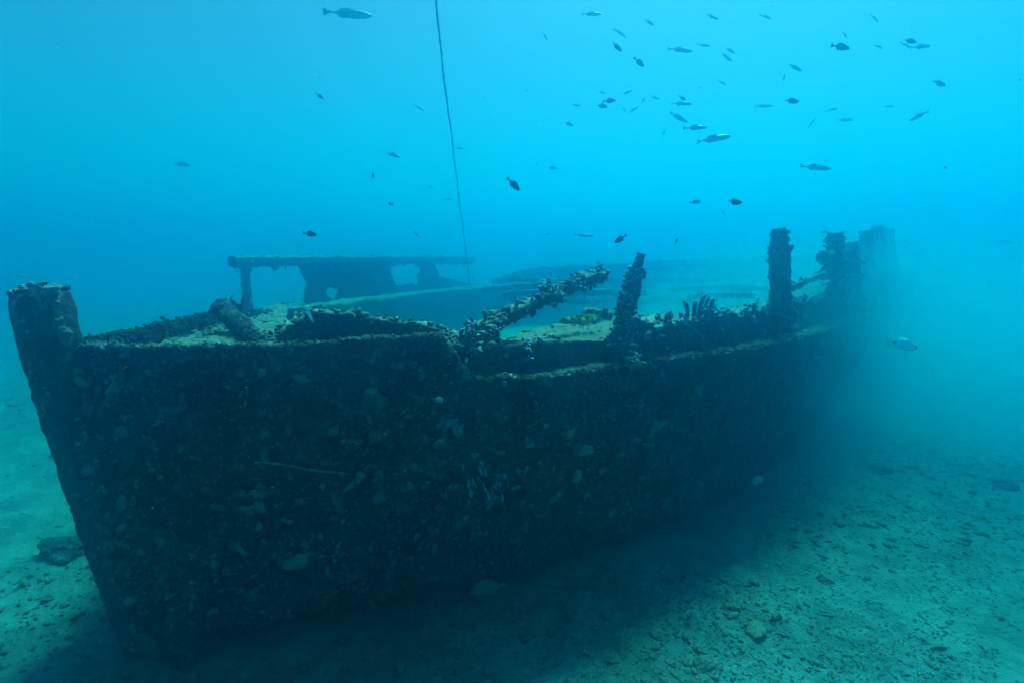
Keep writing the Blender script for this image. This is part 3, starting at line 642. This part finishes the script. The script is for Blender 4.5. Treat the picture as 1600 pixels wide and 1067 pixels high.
right_v, up_v, fwd_v = np.array([1., 0, 0]), np.array([0, sp, cp]), np.array([0, cp, -sp])
NAME = {'slender': 'slender_fish', 'deep': 'damselfish', 'pale': 'wrasse', 'bream': 'bream', 'banded': 'bream'}
GROUP = {'slender': 'slender fish schooling above the wreck', 'deep': 'small dark damselfish over the wreck', 'bream': 'pale breams beside the wreck', 'pale': None, 'banded': 'pale breams beside the wreck'}
def place_fish(kind, px, py, length, ang, Y, label, yaw=None, k=[0]):
    k[0] += 1; r = np.random.default_rng(900 + k[0])
    if yaw is None: yaw = r.uniform(-22, 22)
    a, yw = R(ang), R(yaw)
    d = (right_v * math.cos(a) + up_v * math.sin(a)) * math.cos(yw) + fwd_v * math.sin(yw)
    u = np.array([0, 0, 1.]) + .12 * r.standard_normal(3); u = u - d * np.dot(u, d)
    if np.linalg.norm(u) < .45: u = -right_v * math.sin(a) + up_v * math.cos(a); u = u - d * np.dot(u, d)
    u /= np.linalg.norm(u); s = np.cross(u, d)
    if kind == 'slender' and Y > 4: Y *= 1.2
    while at(px, py, Y)[2] > W_TOP - .12: Y *= .97
    p = at(px, py, Y); L_ = length * np.linalg.norm(ray(px, py) * deep(Y) / ray(px, py)[1]) / FOC / math.cos(yw) / math.hypot(1, abs(px - 800) / FOC) * 1.02
    key = (kind, k[0] % 3) if (kind, k[0] % 3) in FISH else (kind, 0)
    o = bpy.data.objects.new(NAME[kind], FISH[key]); C.objects.link(o)
    m = Matrix(((d[0], s[0], u[0], p[0]), (d[1], s[1], u[1], p[1]), (d[2], s[2], u[2], p[2]), (0, 0, 0, 1)))
    o.matrix_world = m @ Matrix.Diagonal((L_, L_, L_, 1))
    tag(o, label, 'fish', GROUP[kind])
    if length >= 28:
        z, y = (.02, .032) if kind == 'slender' else (.05, .05)
        for sgn in (-1, 1):
            e = bpy.data.objects.new('eye', EYE); C.objects.link(e); e.parent = o; e.location = (.41, sgn * y, z); e.scale = (.035, .02, .035)
S_, D_ = 'slender', 'deep'
for f in [
    (S_, 545, 22, 60, 0, 4.6, 'largest slender fish, swimming alone near the top edge left of the rope'),
    (S_, 925, 22, 27, -12, 4.6, 'slender fish at the top edge, first to the right of the rope'),
    (S_, 1015, 36, 15, -40, 7.2, 'tiny faint fish slanting down just under the top edge, above the middle of the school'),
    (S_, 852, 58, 12, -65, 7.0, 'tiny fish hanging almost upright between the rope and the school'),
    (S_, 969, 52, 19, -28, 5.2, 'slender fish slanting down, just above a small deep bodied one'),
    (D_, 964, 74, 17, -30, 5.0, 'small deep bodied fish just below a slanting slender one'),
    (D_, 999, 98, 17, -38, 5.0, 'small deep bodied fish diving alone beneath the pair at upper centre'),
    (S_, 1064, 78, 34, -8, 4.6, 'long slender fish in the upper middle of the school, nose slightly down'),
    (S_, 1113, 27, 18, -15, 6.0, 'faint slender fish near the top edge above the long one'),
    (S_, 1100, 71, 17, -14, 6.0, 'small slender fish just right of the long upper one'),
    (S_, 1141, 79, 17, -35, 5.6, 'thin fish slanting down right above a fuller one'),
    (S_, 1135, 90, 21, -20, 5.2, 'slender fish right beneath the thin slanting one'),
    (S_, 1129, 130, 12, -35, 5.8, 'tiny slanting fish alone below the upper pair'),
    (S_, 1094, 137, 8, 30, 7.5, 'speck sized fish in the gap left of the tiny slanting one'),
    (S_, 980, 145, 15, 12, 6.2, 'small pale slender fish heading slightly up above the two dark ones'),
    (D_, 953, 158, 17, 0, 5.6, 'dark small fish swimming level, upper of a close pair'),
    (D_, 941, 166, 15, -15, 5.6, 'dark small fish nosing down, lower of a close pair'),
    (S_, 941, 145, 11, -20, 7.4, 'faint tiny fish above the close dark pair'),
    (S_, 901, 165, 12, 0, 7.4, 'faint level fish left of the close dark pair'),
    (D_, 889, 194, 13, -25, 6.6, 'lone small fish lower left of the close dark pair'),
    (S_, 1005, 158, 11, 70, 6.6, 'tiny fish standing almost upright beside the close dark pair'),
    (S_, 1023, 153, 14, -20, 7.2, 'faint small fish right of the upright tiny one'),
    (S_, 975, 171, 12, -40, 7.2, 'small faint fish forming the left arm of a V'),
    (S_, 990, 172, 20, 38, 7.2, 'faint fish forming the right arm of a V'),
    (D_, 1066, 154, 11, -25, 5.8, 'tiny dark fish touching the back of a longer one'),
    (S_, 1065, 162, 29, -5, 5.2, 'slender fish with a tiny dark one over its back'),
    (S_, 1060, 184, 31, -20, 4.9, 'slender fish nosing down, topmost of a stair of three'),
    (S_, 1087, 200, 32, 0, 4.8, 'slender level fish, middle of a stair of three'),
    (S_, 1116, 217, 46, 5, 4.3, 'longest fish of the school, lowest of a stair of three'),
    (S_, 1037, 208, 10, 60, 6.2, 'tiny steep fish left of the stair of three'),
    (S_, 1197, 27, 16, -20, 7.4, 'faint fish near the top edge above the fan finned one'),
    (S_, 1367, 29, 16, -35, 7.6, 'faintest fish at the top edge towards the bright corner'),
    (S_, 1320, 55, 10, -70, 7.0, 'tiny upright fish over the dark fan finned one'),
    (D_, 1314, 74, 23, -15, 4.2, 'dark deep bodied fish with lowered fins in the bright upper water'),
    (S_, 1372, 73, 13, -35, 7.8, 'faint tiny fish between the fan finned one and the close trio'),
    (D_, 1422, 65, 17, -15, 4.8, 'oval dark fish, uppermost of a close trio'),
    (S_, 1415, 71, 15, -30, 7.0, 'pale small fish, faintest of a close trio'),
    (S_, 1440, 73, 30, 10, 4.8, 'slender dark fish heading slightly up, right of a close trio'),
    (S_, 1242, 106, 24, -12, 4.8, 'slender fish alone in the bright water right of the school'),
    (S_, 1225, 122, 11, 80, 6.2, 'tiny upright fish below a lone slender one'),
    (D_, 1238, 158, 20, -8, 4.8, 'dark deep bodied fish at the right edge of the school'),
    (S_, 1193, 166, 24, 0, 5.6, 'level slender fish with a tiny upright one at its tail'),
    (S_, 1180, 173, 13, 85, 7.2, 'tiny upright faint fish at the tail of a level one'),
    (S_, 1299, 172, 18, 10, 7.2, 'faint small fish right of the dark one, heading slightly up'),
    (S_, 1320, 188, 26, 0, 6.6, 'faint level fish below right of the small faint one'),
    (S_, 1268, 193, 15, 55, 7.0, 'faint steep fish between the school and the level faint one'),
    (S_, 1434, 182, 31, 208, 4.8, 'slender fish heading down to the left, alone at the right'),
    (D_, 1467, 131, 22, -12, 5.6, 'rightmost small fish of the upper water'),
    (S_, 1390, 167, 14, 0, 8.0, 'barely visible fish left above the one heading down to the left'),
    (S_, 1275, 262, 42, -8, 4.6, 'long slender fish alone above the upright timber'),
    (D_, 1148, 316, 24, 0, 3.7, 'dark damselfish swimming level over the after bulwark'),
    (D_, 1087, 316, 15, 5, 5.8, 'fainter small fish left of the dark level damselfish'),
    (S_, 1130, 332, 13, -60, 6.4, 'tiny steep fish just below the dark level damselfish'),
    (S_, 912, 368, 29, -3, 6.4, 'faint slender fish above the tip of the fallen spar'),
    (D_, 969, 374, 21, 215, 3.6, 'dark damselfish diving to the left above the leaning timber'),
    (D_, 1057, 377, 11, 70, 5.0, 'tiny dark upright fish right of the leaning timber top'),
    (S_, 856, 366, 10, 15, 7.0, 'tiny faint fish above the middle of the fallen spar'),
    (D_, 803, 289, 24, -45, 3.7, 'dark damselfish diving steeply right of the rope'),
    (S_, 812, 296, 14, -5, 6.8, 'faint fish just behind the steeply diving damselfish'),
    (D_, 864, 263, 12, -10, 6.8, 'faint tiny fish upper right of the steeply diving damselfish'),
    (D_, 485, 366, 21, -8, 3.6, 'dark damselfish above the roof beam of the deckhouse'),
    (S_, 650, 366, 16, -48, 5.2, 'thin steep fish above the deckhouse wall near the rope'),
    (D_, 610, 319, 10, -25, 5.0, 'tiny dark fish midway above the deckhouse'),
    (D_, 583, 275, 10, 90, 4.6, 'tiny dark fish hanging nose up above the deckhouse'),
    (S_, 614, 242, 27, -23, 5.4, 'slender fish nosing down in the blue water left of the rope'),
    (S_, 718, 232, 14, -5, 6.4, 'small fish touching the rope'),
    (S_, 700, 312, 15, 0, 7.4, 'faint level fish at the lower part of the rope'),
    (S_, 672, 293, 10, 0, 7.4, 'faint speck sized fish left of the lower rope'),
    (S_, 655, 169, 18, -20, 7.2, 'faint slender fish left of the upper rope'),
    (D_, 500, 151, 11, -30, 5.4, 'small blurred fish below the largest slender one'),
    (S_, 283, 257, 34, -10, 6.6, 'dim slender fish alone in the deep blue at the left'),
    (S_, 1288, 363, 20, 0, 5.4, 'small fish behind the coated stern timbers, only its tail end clear'),
    ('banded', 1411, 538, 42, -13, 4.6, 'pale bream with dark snout and tail band off the stern'),
    ('bream', 1186, 749, 27, 212, 4.1, 'pale bream nosing down beside the foot of the hull'),
    ('bream', 688, 625, 19, 172, 2.6, 'small pale bream close against the planking below the broken bulwark'),
    ('pale', 480, 486, 38, -66, 2.95, 'bright thin wrasse hanging head down in front of the hatch coaming'),
    ('pale', 32, 432, 20, 3, 3.4, 'pale thin fish just above the stem post'),
    (S_, 1567, 379, 32, 0, 7.6, 'dim slender fish at the right edge level with the stern'),
    (S_, 1578, 598, 24, 14, 6.4, 'dim fish low over the sand at the right edge'),
]: place_fish(*f)
# resting fish in the shade under the hull
FISH['dim', 0] = fish_mesh('resting_fish', BR, .14, .2, .1, brf[:1], [M['olive_fish']], None, .15); NAME['dim'] = 'resting_fish'; GROUP['dim'] = None
place_fish('dim', 762, 919, 58, 200, 3.5, 'dim olive fish resting on the sand in the shade under the hull', 10)

# ------------------------------------------------------------------ stones, rubble, drifting flecks
def on_ground(px, py):
    p = at_z(px, py); p[2] = float(ground(np.array([p[0]]), np.array([p[1]]))[0]); return p
ST = [(105, 860, .16, 'large dark boulder on the sand behind the stem'), (1030, 880 + 110, .05, 'rounded pale stone near the bottom edge below the middle of the hull'), (1145, 955, .045, 'flat pale stone at the right edge of the dark rubble'),
      (890, 1062, .03, 'small pale stone at the very bottom edge'), (625, 1040, .035, 'pale rounded stone on the shaded sand at lower left of the rubble'), (1180, 985, .06, 'dark stone beside the flat pale one'),
      (1045, 905, .04, 'low stone lying before the dark rubble patch'), (1500, 845, .06, 'dark stone on the bright sand at the right'), (1570, 760, .10, 'dark low stone near the right edge'), (1100, 1035, .06, 'brown stone at the bottom right of the rubble'),
      (1375, 735, .10, 'largest dark stone of the far rubble patch beyond the stern'), (1290, 905, .05, 'dark stone in the middle of the bright sand'), (230, 740 + 165, .05, 'stone by the foot of the stem')]
for q, (x, y, s, lab) in enumerate(ST):
    p = on_ground(x, y); T, F = ICO[3]; r = np.random.default_rng(700 + q); off = r.uniform(-9, 9, 3)
    V = T * (1 + .35 * noise(T + off, 1.3, 1) + .18 * noise(T + off, 3.1, 2) + .07 * noise(T + off, 8, 3))[:, None] * [1.2, .9, .6] * s
    a = r.uniform(0, 6.28); V = V @ np.array([[math.cos(a), math.sin(a), 0], [-math.sin(a), math.cos(a), 0], [0, 0, 1]])
    o = mk('boulder' if s > .12 else 'stone', V, F, M['hull' if s > .09 else 'rubble'], None, (0, 0, 0), np.full(len(V), .95 if 'pale' in lab else .2)); o.location = p + [0, 0, s * .15]
    tag(o, lab, 'rock', 'stones on the sand round the wreck')
r = np.random.default_rng(720); n = 110000
x, y = r.uniform(-9, 14, n), .8 + 13 * r.random(n) ** 1.3
q3 = np.stack([x, y, 0 * x], 1)
patch = fbm(q3, .55, 3, 730) + .5 * noise(q3, 2.2, 731)
for (cx, cy, rad_) in [(*at_z(1200, 990)[:2], .55), (*at_z(1380, 740)[:2], 1.5), (*at_z(1050, 960)[:2], .5), (*at_z(1560, 760)[:2], .7), (*at_z(1280, 775)[:2], .5), (*at_z(1450, 770)[:2], .5), (*at_z(1330, 860)[:2], .35), (*at_z(60, 930)[:2], .5), (*at_z(1120, 1020)[:2], .6)]:
    patch += 1.7 * np.exp(-((x - cx) ** 2 + (y - cy) ** 2) / rad_ ** 2)
keep = patch + r.normal(0, .5, n) > .66; x, y = x[keep], y[keep]; n = len(x)
p = np.stack([x, y, ground(x, y)], 1); sz = np.exp(r.normal(math.log(.0062), .6, n)).clip(.0025, .04) * (1 + .09 * y)
q_ = np.array([at_z(a, b)[:2] for a, b in zip(r.uniform(560, 1560, 26000), 1075 - 330 * r.random(26000) ** 1.2)]); q3 = np.c_[q_, 0 * q_[:, 0]]
q_ = q_[fbm(q3, 1.1, 3, 733) + .5 * noise(q3, 5, 734) + r.normal(0, .4, len(q_)) > .25]
p = np.vstack([p, np.c_[q_, ground(q_[:, 0], q_[:, 1])]]); n = len(p); sz = np.r_[sz, np.exp(r.normal(math.log(.0042), .5, len(q_))).clip(.002, .016)]
V, F, t = lumps(p, np.stack([r.normal(0, .2, n), r.normal(0, .2, n), np.ones(n)], 1), sz, .55, 1, .55, .5, 740)
o = mk('rubble', V, F, M['rubble'], None, (0, 0, 0), t); tag(o, kind='stuff')
r = np.random.default_rng(760); n = 900
p = np.array([at(a, b, c) for a, b, c in zip(r.uniform(-100, 1700, n), r.uniform(-60, 1100, n), r.uniform(1.3, 4.5, n))]); p = p[p[:, 2] > .1]
V, F, t = lumps(p, r.normal(0, 1, (len(p), 3)), r.uniform(.0006, .0018, len(p)), 1, 1, .3, .4, 761)
o = mk('drifting_particles', V, F, M['fleck'], None, (0, 0, 0), t); tag(o, kind='stuff')

# ------------------------------------------------------------------ the water itself: one even volume round everything
m = bpy.data.materials.new('sea_water'); m.use_nodes = True; nt = m.node_tree; nt.nodes.remove(nt.nodes['Principled BSDF'])
vol = nt.nodes.new('ShaderNodeVolumePrincipled'); nt.links.new(vol.outputs[0], nt.nodes['Material Output'].inputs['Volume'])
alb = [s / W_D for s in W_SC]
vol.inputs['Color'].default_value = (*alb, 1); vol.inputs['Absorption Color'].default_value = (*[(1 - a / W_D / (1 - k)) ** 2 for a, k in zip(W_AB, alb)], 1)
vol.inputs['Density'].default_value = W_D; vol.inputs['Density Attribute'].default_value = ''; vol.inputs['Anisotropy'].default_value = W_G
X0, X1, Z0, Z1 = -62, 62, -1.6, W_TOP
bv = [(a, b, c) for a in (X0, X1) for b in (X0, X1) for c in (Z0, Z1)]
o = mk('haze', bv, [(0, 1, 3, 2), (4, 6, 7, 5), (0, 4, 5, 1), (2, 3, 7, 6), (0, 2, 6, 4), (1, 5, 7, 3)], m, smooth=False); tag(o, kind='stuff')

# cloud of stirred silt round the stern: a soft-edged volume
T, F = ICO[3]
cl = mk('silt_cloud', T * 1.02, F, None or bpy.data.materials.new('silt_cloud'), None, smooth=True); tag(cl, kind='stuff')
cl.location = CLOUD_AT; cl.scale = CLOUD_R; cl.rotation_euler = (0, 0, R(41))
m = cl.data.materials[0]; m.use_nodes = True; nt = m.node_tree; nt.nodes.remove(nt.nodes['Principled BSDF'])
vol2 = nt.nodes.new('ShaderNodeVolumePrincipled'); nt.links.new(vol2.outputs[0], nt.nodes['Material Output'].inputs['Volume'])
vol2.inputs['Color'].default_value = (.01, .64, .68, 1); vol2.inputs['Absorption Color'].default_value = (.1, .25, .25, 1); vol2.inputs['Density Attribute'].default_value = ''; vol2.inputs['Anisotropy'].default_value = .8
tc = nt.nodes.new('ShaderNodeTexCoord'); ln = nt.nodes.new('ShaderNodeVectorMath'); ln.operation = 'LENGTH'; nt.links.new(tc.outputs['Object'], ln.inputs[0])
nz_ = nt.nodes.new('ShaderNodeTexNoise'); nz_.inputs['Scale'].default_value = 3.2; nz_.inputs['Detail'].default_value = 2; nt.links.new(tc.outputs['Object'], nz_.inputs['Vector'])
mr = nt.nodes.new('ShaderNodeMapRange'); mr.interpolation_type = 'SMOOTHSTEP'; mr.inputs['From Min'].default_value = 1; mr.inputs['From Max'].default_value = .25; mr.inputs['To Max'].default_value = CLOUD_D; nt.links.new(ln.outputs['Value'], mr.inputs['Value'])
nr_ = nt.nodes.new('ShaderNodeMapRange'); nr_.inputs['From Min'].default_value = .3; nr_.inputs['From Max'].default_value = .7; nr_.inputs['To Min'].default_value = .2; nr_.inputs['To Max'].default_value = 1.8; nt.links.new(nz_.outputs[0], nr_.inputs['Value'])
ml = nt.nodes.new('ShaderNodeMath'); ml.operation = 'MULTIPLY'; nt.links.new(mr.outputs[0], ml.inputs[0]); nt.links.new(nr_.outputs[0], ml.inputs[1]); nt.links.new(ml.outputs[0], vol2.inputs['Density'])
